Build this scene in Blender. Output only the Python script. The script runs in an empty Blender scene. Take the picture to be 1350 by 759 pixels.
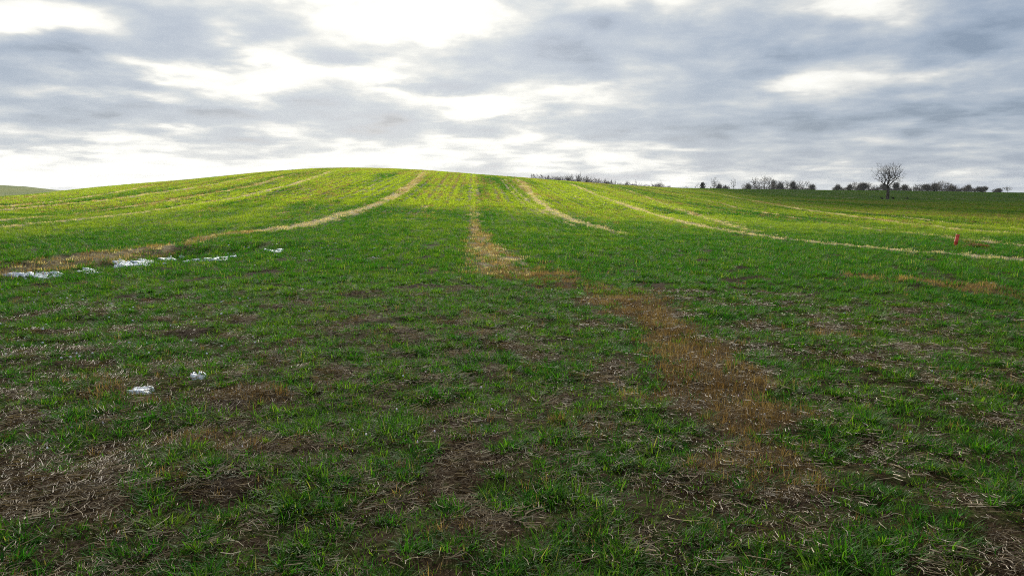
import bpy, math, random
import numpy as np
from math import radians as R

sc = bpy.context.scene
rng = np.random.default_rng(7)
random.seed(7)

# ---------------------------------------------------------------- camera, sky, sun, exposure
F = 1039.0                      # focal length in photograph pixels (photograph is 1350 px wide)
CX, CY, HZ = 675.0, 379.5, 252.0
PITCH = math.atan((CY - HZ) / F)
CAMZ = 1.6
cam = bpy.data.cameras.new('camera')
cam.sensor_width = 36.0
cam.lens = 36.0 * F / 1350.0
cam.clip_start = 0.05
cam.clip_end = 20000
camo = bpy.data.objects.new('camera', cam)
camo.location = (0, 0, CAMZ)
camo.rotation_euler = (math.pi / 2 - PITCH, 0, 0)
sc.collection.objects.link(camo)
sc.camera = camo

SUN_AZ, SUN_EL = R(-9), R(23)   # azimuth from +Y (the view direction), positive to the right
sun = bpy.data.lights.new('sun', 'SUN')
sun.energy = 5.0
sun.angle = R(0.6)
sun.color = (1.0, 0.94, 0.82)
suno = bpy.data.objects.new('sun', sun)
suno.rotation_euler = (math.pi / 2 - SUN_EL, 0, math.pi - SUN_AZ)
suno.location = (0, 0, 50)
sc.collection.objects.link(suno)

sc.view_settings.view_transform = 'Standard'
sc.view_settings.look = 'None'
sc.view_settings.exposure = 0.7
sc.view_settings.gamma = 1.0
sc.render.engine = 'CYCLES'
sc.cycles.max_bounces = 6
sc.cycles.diffuse_bounces = 3
sc.cycles.glossy_bounces = 2
sc.cycles.transmission_bounces = 4
sc.cycles.transparent_max_bounces = 12
sc.cycles.use_denoising = False
sc.cycles.sample_clamp_indirect = 2.0
sc.cycles.sample_clamp_direct = 5.0
sc.cycles.volume_bounces = 0
sc.cycles.filter_width = 1.0


def pix_dir(px, py):
    """unit direction of a photograph pixel"""
    x = (px - CX) / F
    y = (CY - py) / F
    c, s = math.cos(PITCH), math.sin(PITCH)
    v = np.array([x, c + y * s, -s + y * c])
    return v / np.linalg.norm(v)


def azel(px, py):
    v = pix_dir(px, py)
    return math.atan2(v[0], v[1]), math.asin(v[2])


class NT:
    """small node-tree helper"""
    def __init__(s, nt):
        s.nt = nt
        nt.nodes.clear()

    def n(s, t, ins=None, **kw):
        nd = s.nt.nodes.new(t)
        for k, v in kw.items():
            setattr(nd, k, v)
        for k, v in (ins or {}).items():
            sock = nd.inputs[k]
            if isinstance(v, bpy.types.NodeSocket):
                s.nt.links.new(v, sock)
            else:
                sock.default_value = v
        return nd

    def m(s, op, a, b=0.0, c=None, clamp=False):
        ins = {0: a, 1: b}
        if c is not None:
            ins[2] = c
        return s.n('ShaderNodeMath', ins, operation=op, use_clamp=clamp).outputs[0]

    def mix(s, f, a, b, blend='MIX'):
        nd = s.n('ShaderNodeMix', {0: f, 6: a, 7: b}, data_type='RGBA', blend_type=blend)
        return nd.outputs[2]

    def ramp(s, f, stops, interp='LINEAR'):
        nd = s.n('ShaderNodeValToRGB', {0: f})
        cr = nd.color_ramp
        cr.interpolation = interp
        while len(cr.elements) < len(stops):
            cr.elements.new(0.5)
        for e, (p, c) in zip(cr.elements, stops):
            e.position = p
            e.color = (c[0], c[1], c[2], 1) if not isinstance(c, (int, float)) else (c, c, c, 1)
        return nd.outputs[0]

    def noise(s, vec, scale, detail=4, rough=0.5, dist=0.0, out=0):
        return s.n('ShaderNodeTexNoise', {'Vector': vec, 'Scale': scale, 'Detail': detail,
                                          'Roughness': rough, 'Distortion': dist}).outputs[out]


def build_world():
    w = bpy.data.worlds.new('World')
    sc.world = w
    w.use_nodes = True
    T = NT(w.node_tree)
    d = T.n('ShaderNodeTexCoord').outputs['Generated']
    sep = T.n('ShaderNodeSeparateXYZ', {0: d})
    x, y, z = sep.outputs
    az = T.m('ARCTAN2', x, y)
    el = T.m('ARCSINE', z)
    # cloud layer at a constant height: planar projection of the direction
    zz = T.m('ADD', T.m('MAXIMUM', z, 0.0), 0.13)
    pl = T.n('ShaderNodeCombineXYZ', {0: T.m('DIVIDE', x, zz), 1: T.m('DIVIDE', y, zz), 2: 3.7}).outputs[0]
    ae0 = T.n('ShaderNodeCombineXYZ', {0: az, 1: el, 2: 0.0}).outputs[0]
    n1 = T.noise(pl, 1.1, 6, 0.55, 0.35)
    n2 = T.noise(pl, 3.2, 6, 0.52, 0.2)
    wv = T.noise(pl, 1.6, 5, 0.55, 0.0, out=1)
    wv2 = T.n('ShaderNodeVectorMath', {0: wv, 1: (0.5, 0.5, 0.5)}, operation='SUBTRACT').outputs[0]
    wv3 = T.n('ShaderNodeVectorMath', {0: wv2, 1: (0.20, 0.075, 0)}, operation='MULTIPLY').outputs[0]
    ae = T.n('ShaderNodeCombineXYZ', {0: az, 1: el, 2: 0.0}).outputs[0]
    P = T.n('ShaderNodeVectorMath', {0: ae, 1: wv3}, operation='ADD').outputs[0]
    blobs = [
        (540, 8, 115, 42, .55), (35, 33, 70, 12, .50), (145, 80, 55, 10, .35), (178, 130, 55, 9, .42),
        (240, 97, 40, 10, .35), (335, 85, 48, 34, .55), (445, 98, 70, 10, .40), (640, 140, 80, 14, .36),
        (90, 230, 210, 21, .50), (300, 182, 200, 10, .20), (455, 205, 120, 12, .18),
        (275, 55, 50, 26, -.50), (60, 62, 95, 14, -.36), (55, 105, 100, 15, -.36), (60, 150, 110, 9, -.2), (90, 190, 60, 7, -.25), (310, 147, 160, 13, -.42),
        (428, 82, 70, 16, -.36), (575, 114, 75, 8, -.36), (215, 173, 130, 7, -.22), (715, 65, 80, 45, -.18),
        (120, 8, 90, 10, -.22),
        (1117, 5, 62, 13, .55), (1065, 112, 50, 20, .36), (1240, 95, 70, 12, .32), (780, 130, 60, 13, .28),
        (745, 192, 130, 11, .32), (905, 197, 65, 8, .2), (1320, 172, 45, 8, .22), (840, 225, 200, 14, .22),
        (805, 57, 110, 28, -.26), (987, 93, 90, 28, -.26), (980, 165, 140, 16, -.26), (1250, 150, 120, 16, -.26),
        (1330, 45, 90, 35, -.24), (1120, 205, 200, 10, -.14), (700, 160, 60, 10, -.12), (1180, 60, 80, 15, -.12),
    ]
    acc = None
    for (bx, by, sx, sy, amp) in blobs:
        a0, e0 = azel(bx, by)
        q = T.n('ShaderNodeVectorMath', {0: P, 1: (a0, e0, 0)}, operation='SUBTRACT').outputs[0]
        q = T.n('ShaderNodeVectorMath', {0: q, 1: (F / sx, F / sy, 0)}, operation='MULTIPLY').outputs[0]
        q = T.n('ShaderNodeVectorMath', {0: q, 1: q}, operation='DOT_PRODUCT').outputs[1]
        g = T.m('MULTIPLY', T.m('POWER', 0.45, q), amp * (1.0 if amp > 0 else 1.1))
        acc = g if acc is None else T.m('ADD', acc, g)
    v = T.m('MULTIPLY_ADD', T.m('SUBTRACT', n1, 0.5), 0.80, 0.475)
    pa = T.n('ShaderNodeVectorMath', {0: ae0, 1: (1.0, 2.3, 1.0)}, operation='MULTIPLY').outputs[0]
    n3 = T.noise(pa, 8.0, 6, 0.52, 0.2)
    v = T.m('MULTIPLY_ADD', T.m('SUBTRACT', n3, 0.5), 1.05, v)
    v = T.m('MULTIPLY_ADD', T.m('SUBTRACT', n2, 0.5), 0.95, v)
    v = T.m('ADD', v, T.m('MULTIPLY', acc, 1.0))
    # thinner, brighter cloud around the hidden sun and towards the left
    sd = (math.sin(SUN_AZ) * math.cos(SUN_EL), math.cos(SUN_AZ) * math.cos(SUN_EL), math.sin(SUN_EL))
    cs = T.n('ShaderNodeVectorMath', {0: d, 1: sd}, operation='DOT_PRODUCT').outputs[1]
    cs = T.m('MAXIMUM', cs, 0.0)
    glow = T.m('POWER', cs, 14.0)
    v = T.m('ADD', v, T.m('MULTIPLY', glow, 0.08))
    v = T.m('SUBTRACT', v, T.m('MULTIPLY', x, 0.11))
    col = T.ramp(v, [(0.0, (0.22, 0.285, 0.39)), (0.18, (0.33, 0.40, 0.51)), (0.34, (0.44, 0.50, 0.585)), (0.48, (0.56, 0.605, 0.65)),
                     (0.60, (0.69, 0.71, 0.715)), (0.74, (0.90, 0.90, 0.86)), (0.92, (1.02, 1.02, .97))])
    col = T.mix(1.0, col, T.n('ShaderNodeCombineColor', {0: T.m('MULTIPLY_ADD', glow, 0.25, 1.0), 1: T.m('MULTIPLY_ADD', glow, 0.23, 1.0), 2: T.m('MULTIPLY_ADD', glow, 0.18, 1.0)}).outputs[0], 'MULTIPLY')
    sky = T.n('ShaderNodeTexSky', sky_type='NISHITA', sun_disc=False, sun_elevation=SUN_EL,
              sun_rotation=SUN_AZ, air_density=1.0, dust_density=1.0)
    skyb = T.n('ShaderNodeBackground', {0: sky.outputs[0], 1: 0.07})
    clb = T.n('ShaderNodeBackground', {0: col, 1: 0.62})
    thin = T.ramp(v, [(0.15, 0.90), (0.45, 0.97), (0.7, 1.0)])
    mx = T.n('ShaderNodeMixShader', {0: thin, 1: skyb.outputs[0], 2: clb.outputs[0]})
    T.n('ShaderNodeOutputWorld', {0: mx.outputs[0]})
    w.cycles.sampling_method = 'MANUAL'
    w.cycles.sample_map_resolution = 512


build_world()

# ---------------------------------------------------------------- noise
def _hash(ix, iy, seed):
    h = (ix.astype(np.int64) * 374761393 + iy.astype(np.int64) * 668265263 + seed * 1442695041) & 0xffffffff
    h = ((h ^ (h >> 13)) * 1274126177) & 0xffffffff
    return ((h ^ (h >> 16)) & 0xffff) / 65535.0


def vnoise(x, y, seed=0):
    ix, iy = np.floor(x), np.floor(y)
    fx, fy = x - ix, y - iy
    fx = fx * fx * (3 - 2 * fx)
    fy = fy * fy * (3 - 2 * fy)
    a = _hash(ix, iy, seed); b = _hash(ix + 1, iy, seed)
    c = _hash(ix, iy + 1, seed); d = _hash(ix + 1, iy + 1, seed)
    return (a * (1 - fx) + b * fx) * (1 - fy) + (c * (1 - fx) + d * fx) * fy


def fbm(x, y, seed=0, octv=4, g=0.5):
    s = 0.0; a = 1.0; t = 0.0
    for o in range(octv):
        cs, sn = math.cos(0.6 * o + .3), math.sin(0.6 * o + .3)
        s = s + a * vnoise(x * cs - y * sn + 13.7 * o, x * sn + y * cs - 7.1 * o, seed + o)
        t += a; a *= g
        x = x * 2.03; y = y * 2.03
    return s / t


def sstep(a, b, x):
    t = np.clip((x - a) / (b - a), 0, 1)
    return t * t * (3 - 2 * t)

# ---------------------------------------------------------------- terrain
# crest of the land by bearing: (bearing as photograph column, crest height seen, crest distance)
CREST = [(-900, 262, 70), (-300, 262, 70), (0, 259, 75), (50, 255.5, 85), (90, 251.2, 95), (150, 246.5, 104), (200, 243, 110),
         (250, 238.8, 115), (300, 234, 118), (350, 229, 122), (400, 225.2, 125), (440, 223.3, 127), (500, 223, 128),
         (560, 225.5, 126), (620, 230.5, 122), (680, 235, 120), (720, 238, 122), (760, 240.8, 128), (800, 243.6, 138),
         (850, 247, 155), (900, 248.8, 195), (1000, 250, 290), (1100, 251, 380), (1200, 252, 420), (1350, 254, 430),
         (1800, 255, 430), (2600, 256, 400)]
_ca = np.array([math.atan((p - CX) / F * math.cos(PITCH)) for p, _, _ in CREST])
_ce = np.array([(HZ - q) / F for _, q, _ in CREST])
_cr = np.array([r for _, _, r in CREST], float)
AG = np.radians(np.arange(-180, 180.01, 0.5))
_k = np.exp(-0.5 * (np.arange(-8, 9) / 2.2) ** 2); _k /= _k.sum()


def _tab(v):
    t = np.interp(AG, _ca, v)
    p = np.pad(t, 8, mode='edge')
    return np.convolve(p, _k, 'valid')


CE, CR = _tab(_ce), _tab(_cr)
BASE = -4.0


def _profile(r, zc, rc, dip):
    t = np.clip((r - 12) / (rc - 12), 0, 1)
    up = zc * (0.5 - 0.5 * np.cos(np.pi * t)) ** 0.92
    L = 60 + rc * 0.5
    down = zc - (zc - BASE) * (1 - np.exp(-((r - rc) / L) ** 2))
    z = np.where(r < rc, up, down)
    z = z - dip * np.exp(-((r - 225) / 85) ** 2)
    return z


DIP = np.interp(AG, [R(0), R(12), R(20), R(40)], [0, 0.3, 1.35, 1.3])
ZC = 1.6 + CR * CE
_rr = np.linspace(20, 600, 1500)
for _it in range(12):
    for i in range(0, len(AG)):
        if _it == 0 or True:
            z = _profile(_rr, ZC[i], CR[i], DIP[i])
            e = ((z - 1.6) / _rr)[_rr < CR[i] * 1.6].max()
            ZC[i] += (CE[i] - e) * CR[i] * 0.9
RIDGE = np.interp(AG, [R(-60), R(-33), R(-31.5), R(-30), R(-28), R(-24), R(-20)], [6.8, 5.0, 4.2, 2.4, 1.0, -3, -4]) - BASE

PHI = R(-2.75)                 # drilling direction of the field
BANK = []                      # low bank across the foreground (filled in below)


def seg_dist(x, y, pts):
    """distance to a polyline and the position along it (0..1)"""
    best = np.full(np.shape(x), 1e9); tt = np.zeros(np.shape(x))
    n = len(pts) - 1
    for i in range(n):
        ax, ay = pts[i]; bx, by = pts[i + 1]
        dx, dy = bx - ax, by - ay
        L = dx * dx + dy * dy + 1e-9
        t = np.clip(((x - ax) * dx + (y - ay) * dy) / L, 0, 1)
        d = np.hypot(x - ax - t * dx, y - ay - t * dy)
        m = d < best
        best = np.where(m, d, best); tt = np.where(m, (i + t) / n, tt)
    return best, tt


def height(x, y, fine=True):
    x = np.asarray(x, float); y = np.asarray(y, float)
    r = np.hypot(x, y); a = np.arctan2(x, y)
    z = _profile(r, np.interp(a, AG, ZC), np.interp(a, AG, CR), np.interp(a, AG, DIP))
    z = z + np.interp(a, AG, RIDGE) * np.exp(-((r - 520) / 150) ** 2)
    z = z - 6 * sstep(900, 1800, r)
    z = z + (fbm(x / 9, y / 9, 5, 3) - .5) * 0.22 * sstep(8, 40, r) * (1 - sstep(80, 130, r) * .5)
    if BANK:
        d, t = seg_dist(x, y, BANK)
        z = z + 0.22 * np.exp(-(d / 0.7) ** 2) * (1 - sstep(.5, .85, t)) * (0.6 + .8 * vnoise(x * .8, y * .8, 77))
    if fine:
        k = 1 - sstep(18, 60, r)
        z = z + (fbm(x * 1.6, y * 1.6, 11, 3) - .5) * 0.10 * k
        z = z + (fbm(x * 8, y * 8, 12, 4, .6) - .5) * 0.065 * k
    return z


def ground_at(px, py, fine=False):
    """where the line of sight of a photograph pixel meets the land"""
    d = pix_dir(px, py)
    t = np.exp(np.linspace(math.log(2), math.log(900), 3000))
    P = np.outer(t, d)
    z = height(P[:, 0], P[:, 1], fine)
    below = P[:, 2] + CAMZ - z < 0
    i = int(np.argmax(below)) if below.any() else len(t) - 1
    if not below.any():
        e = np.abs(P[:, 2] + CAMZ - z) / t
        i = int(np.argmin(e[t > 30])) + int((t <= 30).sum())
    return float(P[i, 0]), float(P[i, 1])


def line_at(pts):
    return [ground_at(*p) for p in pts]


BANK = line_at([(-120, 377), (0, 363), (100, 350), (200, 338), (300, 330), (400, 324), (500, 319), (560, 317)])

# tractor lines and bare strips of the field: points, width in metres, strength, colour kind (0 straw, 1 brown)
TRACKS = []
for pts, wd, st, kd in [
    ([(563, 226), (545, 242), (528, 255), (500, 268), (455, 283), (400, 298), (340, 305)], 0.45, .9, 0),
    ([(340, 305), (280, 312), (200, 328), (120, 342), (60, 350), (0, 357), (-80, 366)], 0.42, .85, 1),
    ([(440, 226), (400, 239), (350, 252), (299, 263), (222, 275), (120, 288), (0, 300)], .36, .85, 0),
    ([(388, 230), (350, 240), (299, 252), (230, 264), (155, 275), (100, 282), (0, 291)], .34, 1.0, 0),
    ([(335, 233), (299, 240.5), (220, 253), (133, 265), (60, 272), (0, 277)], .36, 1.0, 0),
    ([(204, 244), (150, 255), (89, 264), (0, 273)], .36, 1.0, 0),
    ([(90, 252), (44, 260), (0, 265)], .30, 1.0, 0),
    ([(625, 232), (625, 255), (623, 275), (626, 292)], .30, .45, 0),
    ([(681, 236), (695, 249), (705, 262), (728, 279), (765, 294), (820, 308)], .40, .85, 0),
    ([(664, 236), (680, 252), (697, 268), (722, 284), (755, 298)], .10, .8, 0),
    ([(660, 236), (674, 252), (690, 268), (715, 285)], .07, .55, 0),
    ([(672, 236), (688, 252), (703, 266)], .08, .6, 0),
    ([(752, 243), (800, 262), (870, 285), (940, 302), (1010, 313), (1100, 322), (1200, 331), (1350, 343), (1500, 352)], .30, 1.0, 0),
    ([(815, 247), (860, 263), (910, 281), (960, 297), (1010, 311)], .40, .6, 0),
    ([(925, 252), (1000, 266), (1080, 280), (1170, 292), (1260, 302), (1350, 309), (1500, 320)], .42, 1.0, 0),
    ([(985, 252.5), (1080, 258), (1140, 262), (1180, 263.5)], 1.0, .7, 0),
    ([(1180, 263.5), (1240, 262), (1330, 263), (1450, 266)], .9, .5, 0),
    ([(1090, 274), (1200, 288), (1350, 304), (1500, 318)], .16, .5, 0),
    ([(705, 239), (740, 252), (790, 270), (850, 288)], .10, .45, 0),
    ([(780, 245), (840, 262), (900, 280), (960, 292), (1040, 304)], .10, .45, 0),
    ([(860, 250), (930, 264), (1010, 281), (1100, 296), (1200, 308), (1350, 325)], .2, .8, 0),
    ([(890, 252), (960, 266), (1050, 283), (1150, 299), (1250, 311), (1350, 320)], .10, .4, 0),
    ([(960, 254), (1060, 270), (1180, 286), (1350, 303)], .22, .75, 0),
    ([(1020, 256), (1120, 266), (1240, 279), (1350, 290)], .2, .45, 0),
    ([(590, 231), (580, 250), (560, 275), (530, 300)], .10, .35, 0),
    ([(520, 226), (490, 245), (430, 268), (340, 288)], .10, .4, 0),
    ([(480, 225), (430, 244), (340, 266), (200, 288)], .10, .4, 0),
    ([(1060, 262), (1180, 271), (1350, 282), (1500, 292)], .3, .3, 0),
    ([(1000, 258), (1180, 268), (1350, 276)], .3, .3, 0),
]:
    TRACKS.append((line_at(pts), wd, st, kd))
# dead patches: polyline, half width at each end, kind
DEAD = []
for pts, w0, w1, st, kd in [
    ([(624, 290), (634, 318), (650, 342), (672, 360)], .12, .85, 1.0, 1),
    ([(668, 356), (720, 368), (790, 385), (850, 402)], .7, .55, .6, 2),
    ([(820, 398), (860, 415), (895, 440), (920, 470), (950, 500), (975, 540), (1000, 590), (1008, 615)], .50, .34, 1.0, 2),
    ([(900, 535), (950, 545), (1010, 600)], .35, .30, .7, 2),
    ([(1120, 362), (1260, 375), (1350, 392), (1420, 405)], .35, .5, .6, 2),
    ([(1090, 440), (1130, 443)], .25, .25, .7, 2),
    ([(120, 340), (200, 328), (250, 322)], .35, .3, .6, 1),
    ([(150, 520), (205, 535)], .22, .2, .8, 2),
    ([(305, 520), (360, 523)], .2, .2, .9, 2),
    ([(250, 575), (330, 590)], .15, .2, .6, 2),
    ([(100, 500), (150, 505)], .12, .2, .6, 2),
    ([(560, 355), (610, 360)], .25, .35, .4, 1),
    ([(740, 560), (790, 570)], .12, .2, .6, 2),
    ([(1240, 505), (1330, 515)], .15, .15, .5, 2),
    ([(1240, 319), (1310, 321)], .45, .45, .5, 1),
    ([(1020, 700), (1120, 690), (1200, 700)], .12, .2, .6, 3),
    ([(480, 540), (560, 545), (640, 560)], .12, .2, .5, 3),
    ([(0, 600), (130, 580), (260, 600)], .1, .14, .6, 3),
    ([(100, 700), (300, 740), (450, 700), (520, 650)], .25, .18, .75, 3),
    ([(0, 690), (60, 650)], .12, .2, .7, 3),
    ([(850, 620), (1000, 650), (1150, 680), (1300, 740)], .2, .25, .75, 3),
    ([(650, 740), (850, 720), (1000, 740)], .1, .2, .6, 3),
    ([(380, 470), (520, 480), (600, 470)], .1, .25, .45, 3),
]:
    DEAD.append((line_at(pts), w0, w1, st, kd))
BANKGREEN = line_at([(-120, 374), (0, 362), (100, 350), (200, 341), (300, 332), (400, 326), (500, 321)])


def masks(x, y):
    """what grows where: straw (tractor lines), brown (dead stalks), soil (bare ground), green density, yellowness"""
    x = np.asarray(x, float); y = np.asarray(y, float)
    r = np.hypot(x, y)
    c, s = math.cos(PHI), math.sin(PHI)
    u = x * c - y * s          # across the drill rows
    w = x * s + y * c          # along them
    straw = np.zeros(x.shape); brown = np.zeros(x.shape); soil = np.zeros(x.shape)
    wob = (fbm(x * .35, y * .35, 31, 3) - .5)
    for pts, wd, st, kd in TRACKS:
        d, t = seg_dist(x, y, pts)
        f = np.exp(-(np.abs(d + wob * wd * 1.0) / wd) ** 2.2) * st
        f = f * (0.72 + .56 * fbm(x * .9, y * .6, 41, 3))
        if kd == 0:
            straw = np.maximum(straw, f)
        else:
            brown = np.maximum(brown, f); straw = np.maximum(straw, f * .5)
    for pts, w0, w1, st, kd in DEAD:
        d, t = seg_dist(x, y, pts)
        ww = w0 + (w1 - w0) * t
        nz = (fbm(x * 1.9, y * 1.9, 51, 5, .6) - .5) * 2.3
        f = (1 - sstep(.45, 1.35, d / ww + nz)) * st * (1 - .4 * sstep(.72, 1., t))
        if kd == 1:
            brown = np.maximum(brown, f * .8); straw = np.maximum(straw, f * .45)
        elif kd == 2:
            brown = np.maximum(brown, f)
        else:
            soil = np.maximum(soil, f)
    n1 = fbm(x * 2.6, y * 2.6, 61, 4)
    n2 = fbm(x * .6, y * .6, 62, 3)
    thr = np.interp(r, [2, 5, 8, 13, 25, 60, 200], [.41, .41, .40, .38, .34, .29, .27])
    g = sstep(thr - .06, thr + .06, n1 * .75 + n2 * .25)
    soil = np.maximum(soil * .2 + soil * .35 * (n1 < .47), (1 - g) * .9)
    rows = 0.5 + 0.5 * np.sin(u * 2 * np.pi / 1.15 + 2.5 * fbm(u * .3, w * .02, 63, 2))
    stripe = fbm(u * .55, w * .022, 64, 3)
    yel = np.clip(sstep(12, 65, r) * .80 + (stripe - .5) * 2.6 * sstep(20, 60, r) + ((fbm(x * .12, y * .12, 65, 3) - .5) * 1.2
                  + (fbm(x * .9, y * .9, 66, 3) - .5) * .8) * (.35 + .65 * sstep(8, 35, r)), 0, 1)  # yellower with distance: drier hill, its sunlit tone put in too
    a = np.degrees(np.arctan2(x, y))
    yel = yel * (1 - .55 * sstep(8, 18, a) * sstep(40, 90, r))
    d, t = seg_dist(x, y, BANKGREEN)
    bg = np.exp(-(d / .8) ** 2) * (1 - sstep(.85, 1, t))
    soil = soil * (1 - bg); yel = yel * (1 - .6 * bg)
    green = np.clip(g * (1 - np.clip(1.25 * straw, 0, .93)) * (1 - .88 * brown) * (1 - .8 * soil), 0, 1)
    green = np.maximum(green, bg * .95 * (1 - brown))
    patchy = fbm(u * 1.3, w * .25, 67, 3)
    green = green * (.50 + .50 * rows * sstep(15, 45, r) + .50 * (1 - sstep(15, 45, r))) * np.clip(.55 + patchy, 0, 1)
    return dict(straw=np.clip(straw, 0, 1), brown=np.clip(brown, 0, 1), soil=np.clip(soil, 0, 1),
                green=np.clip(green, 0, 1), yel=yel, r=r)

# ---------------------------------------------------------------- helpers
def link(o, parent=None):
    sc.collection.objects.link(o)
    if parent is not None:
        o.parent = parent
    return o


def np_mesh(name, verts, faces=None, quads=None, tris=None, smooth=True):
    me = bpy.data.meshes.new(name)
    verts = np.asarray(verts, np.float32)
    me.vertices.add(len(verts))
    me.vertices.foreach_set('co', verts.ravel())
    arrs = []
    if quads is not None and len(quads): arrs.append(np.asarray(quads, np.int32))
    if tris is not None and len(tris): arrs.append(np.asarray(tris, np.int32))
    if arrs:
        loops = np.concatenate([a.ravel() for a in arrs])
        tot = np.concatenate([np.full(len(a), a.shape[1], np.int32) for a in arrs])
        start = np.concatenate([[0], np.cumsum(tot)[:-1]]).astype(np.int32)
        me.loops.add(len(loops)); me.loops.foreach_set('vertex_index', loops)
        me.polygons.add(len(tot)); me.polygons.foreach_set('loop_start', start)
        me.polygons.foreach_set('loop_total', tot)
        me.update(calc_edges=True)
        if smooth:
            me.polygons.foreach_set('use_smooth', np.ones(len(tot), bool))
    return me


def attr(me, name, data, typ='FLOAT', dom='POINT'):
    a = me.attributes.new(name, typ, dom)
    data = np.asarray(data)
    if typ == 'FLOAT_VECTOR':
        a.data.foreach_set('vector', data.astype(np.float32).ravel())
    else:
        a.data.foreach_set('value', data.astype(np.int32 if typ == 'INT' else np.float32).ravel())


def tag(o, label=None, cat=None, group=None, kind=None):
    for k, v in (('label', label), ('category', cat), ('group', group), ('kind', kind)):
        if v: o[k] = v
    return o


def mat(name):
    m = bpy.data.materials.new(name)
    m.use_nodes = True
    return m, NT(m.node_tree)

# ---------------------------------------------------------------- materials
def ground_material():
    m, T = mat('field_soil')
    pos = T.n('ShaderNodeNewGeometry').outputs['Position']
    A = lambda n: T.n('ShaderNodeAttribute', attribute_name=n).outputs['Fac']
    straw, brown, soil, green, yel = A('straw'), A('brown'), A('soil'), A('green'), A('yel')
    n_f = T.noise(pos, 38, 4, .65)
    n_m = T.noise(pos, 9, 5, .6)
    n_c = T.noise(pos, 2.2, 4, .55)
    earth = T.ramp(n_f, [(.3, (.010, .006, .004)), (.5, (.026, .017, .010)), (.68, (.065, .045, .026))])
    earth = T.mix(T.ramp(n_c, [(.4, 0), (.65, .6)]), earth, (.055, .036, .019, 1))
    greens = T.mix(yel, T.ramp(n_f, [(.3, (.018, .045, .006)), (.55, (.045, .10, .010)), (.75, (.08, .15, .02))]),
                   T.ramp(n_f, [(.3, (.07, .085, .010)), (.55, (.12, .15, .018)), (.75, (.19, .20, .035))]))
    gm = T.m('MULTIPLY_ADD', T.m('SUBTRACT', n_m, .5), 2.2, T.m('MULTIPLY_ADD', green, 1.1, -.12), clamp=True)
    col = T.mix(gm, earth, greens)
    st = T.ramp(n_f, [(.3, (.13, .105, .06)), (.5, (.30, .26, .155)), (.7, (.46, .41, .26))])
    sm = T.m('MULTIPLY_ADD', T.m('SUBTRACT', n_m, .5), 1.4, T.m('MULTIPLY', straw, 1.15), clamp=True)
    sm = T.m('MULTIPLY', sm, T.ramp(straw, [(.05, 0), (.3, 1)]))
    br = T.ramp(n_f, [(.3, (.022, .014, .007)), (.5, (.075, .050, .024)), (.7, (.17, .12, .06))])
    bm_ = T.m('MULTIPLY', T.m('MULTIPLY_ADD', T.m('SUBTRACT', n_m, .5), 1.4, brown, clamp=True), T.ramp(brown, [(.05, 0), (.4, .9)]))
    col = T.mix(bm_, col, br)
    col = T.mix(sm, col, st)
    bmp = T.n('ShaderNodeBump', {'Height': T.m('ADD', n_f, T.m('MULTIPLY', n_m, 1.5)), 'Strength': .7, 'Distance': .035})
    b = T.n('ShaderNodeBsdfPrincipled', {'Base Color': col, 'Roughness': 1.0, 'Normal': bmp.outputs[0], 'Specular IOR Level': .03})
    T.n('ShaderNodeOutputMaterial', {0: b.outputs[0]})
    return m


def blade_material(name, a, b, c, transl=.45, rough=.62, spec=.14):
    """a..b by the instance's tint, c is the worn colour of single blades"""
    m, T = mat(name)
    tint = T.n('ShaderNodeAttribute', attribute_name='tint', attribute_type='INSTANCER').outputs['Fac']
    bv = T.n('ShaderNodeAttribute', attribute_name='bv').outputs['Fac']
    col = T.mix(tint, (*a, 1), (*b, 1))
    col = T.mix(T.ramp(bv, [(.88, 0), (.97, 1)]), col, (*c, 1))
    k = T.m('MULTIPLY_ADD', T.m('FRACT', T.m('MULTIPLY', bv, 7.31)), 1.05, .45)
    col = T.mix(1.0, col, T.n('ShaderNodeCombineColor', {0: k, 1: k, 2: k}).outputs[0], 'MULTIPLY')
    p = T.n('ShaderNodeBsdfPrincipled', {'Base Color': col, 'Roughness': rough, 'Specular IOR Level': spec})
    tc = T.mix(1.0, col, (1.6, 1.5, .7, 1), 'MULTIPLY')
    tr = T.n('ShaderNodeBsdfTranslucent', {0: tc})
    mx = T.n('ShaderNodeMixShader', {0: transl, 1: p.outputs[0], 2: tr.outputs[0]})
    T.n('ShaderNodeOutputMaterial', {0: mx.outputs[0]})
    return m


def plain(name, base, dark, scale=20, rough=.8, bump=.3, spec=.3, sss=0):
    m, T = mat(name)
    pos = T.n('ShaderNodeTexCoord').outputs['Object']
    n = T.noise(pos, scale, 5, .6)
    col = T.mix(T.ramp(n, [(.35, 0), (.65, 1)]), (*dark, 1), (*base, 1))
    bp = T.n('ShaderNodeBump', {'Height': n, 'Strength': bump, 'Distance': .02})
    p = T.n('ShaderNodeBsdfPrincipled', {'Base Color': col, 'Roughness': rough, 'Normal': bp.outputs[0], 'Specular IOR Level': spec})
    if sss:
        p.inputs['Subsurface Weight'].default_value = sss
        p.inputs['Subsurface Scale'].default_value = .02
    T.n('ShaderNodeOutputMaterial', {0: p.outputs[0]})
    return m


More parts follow.
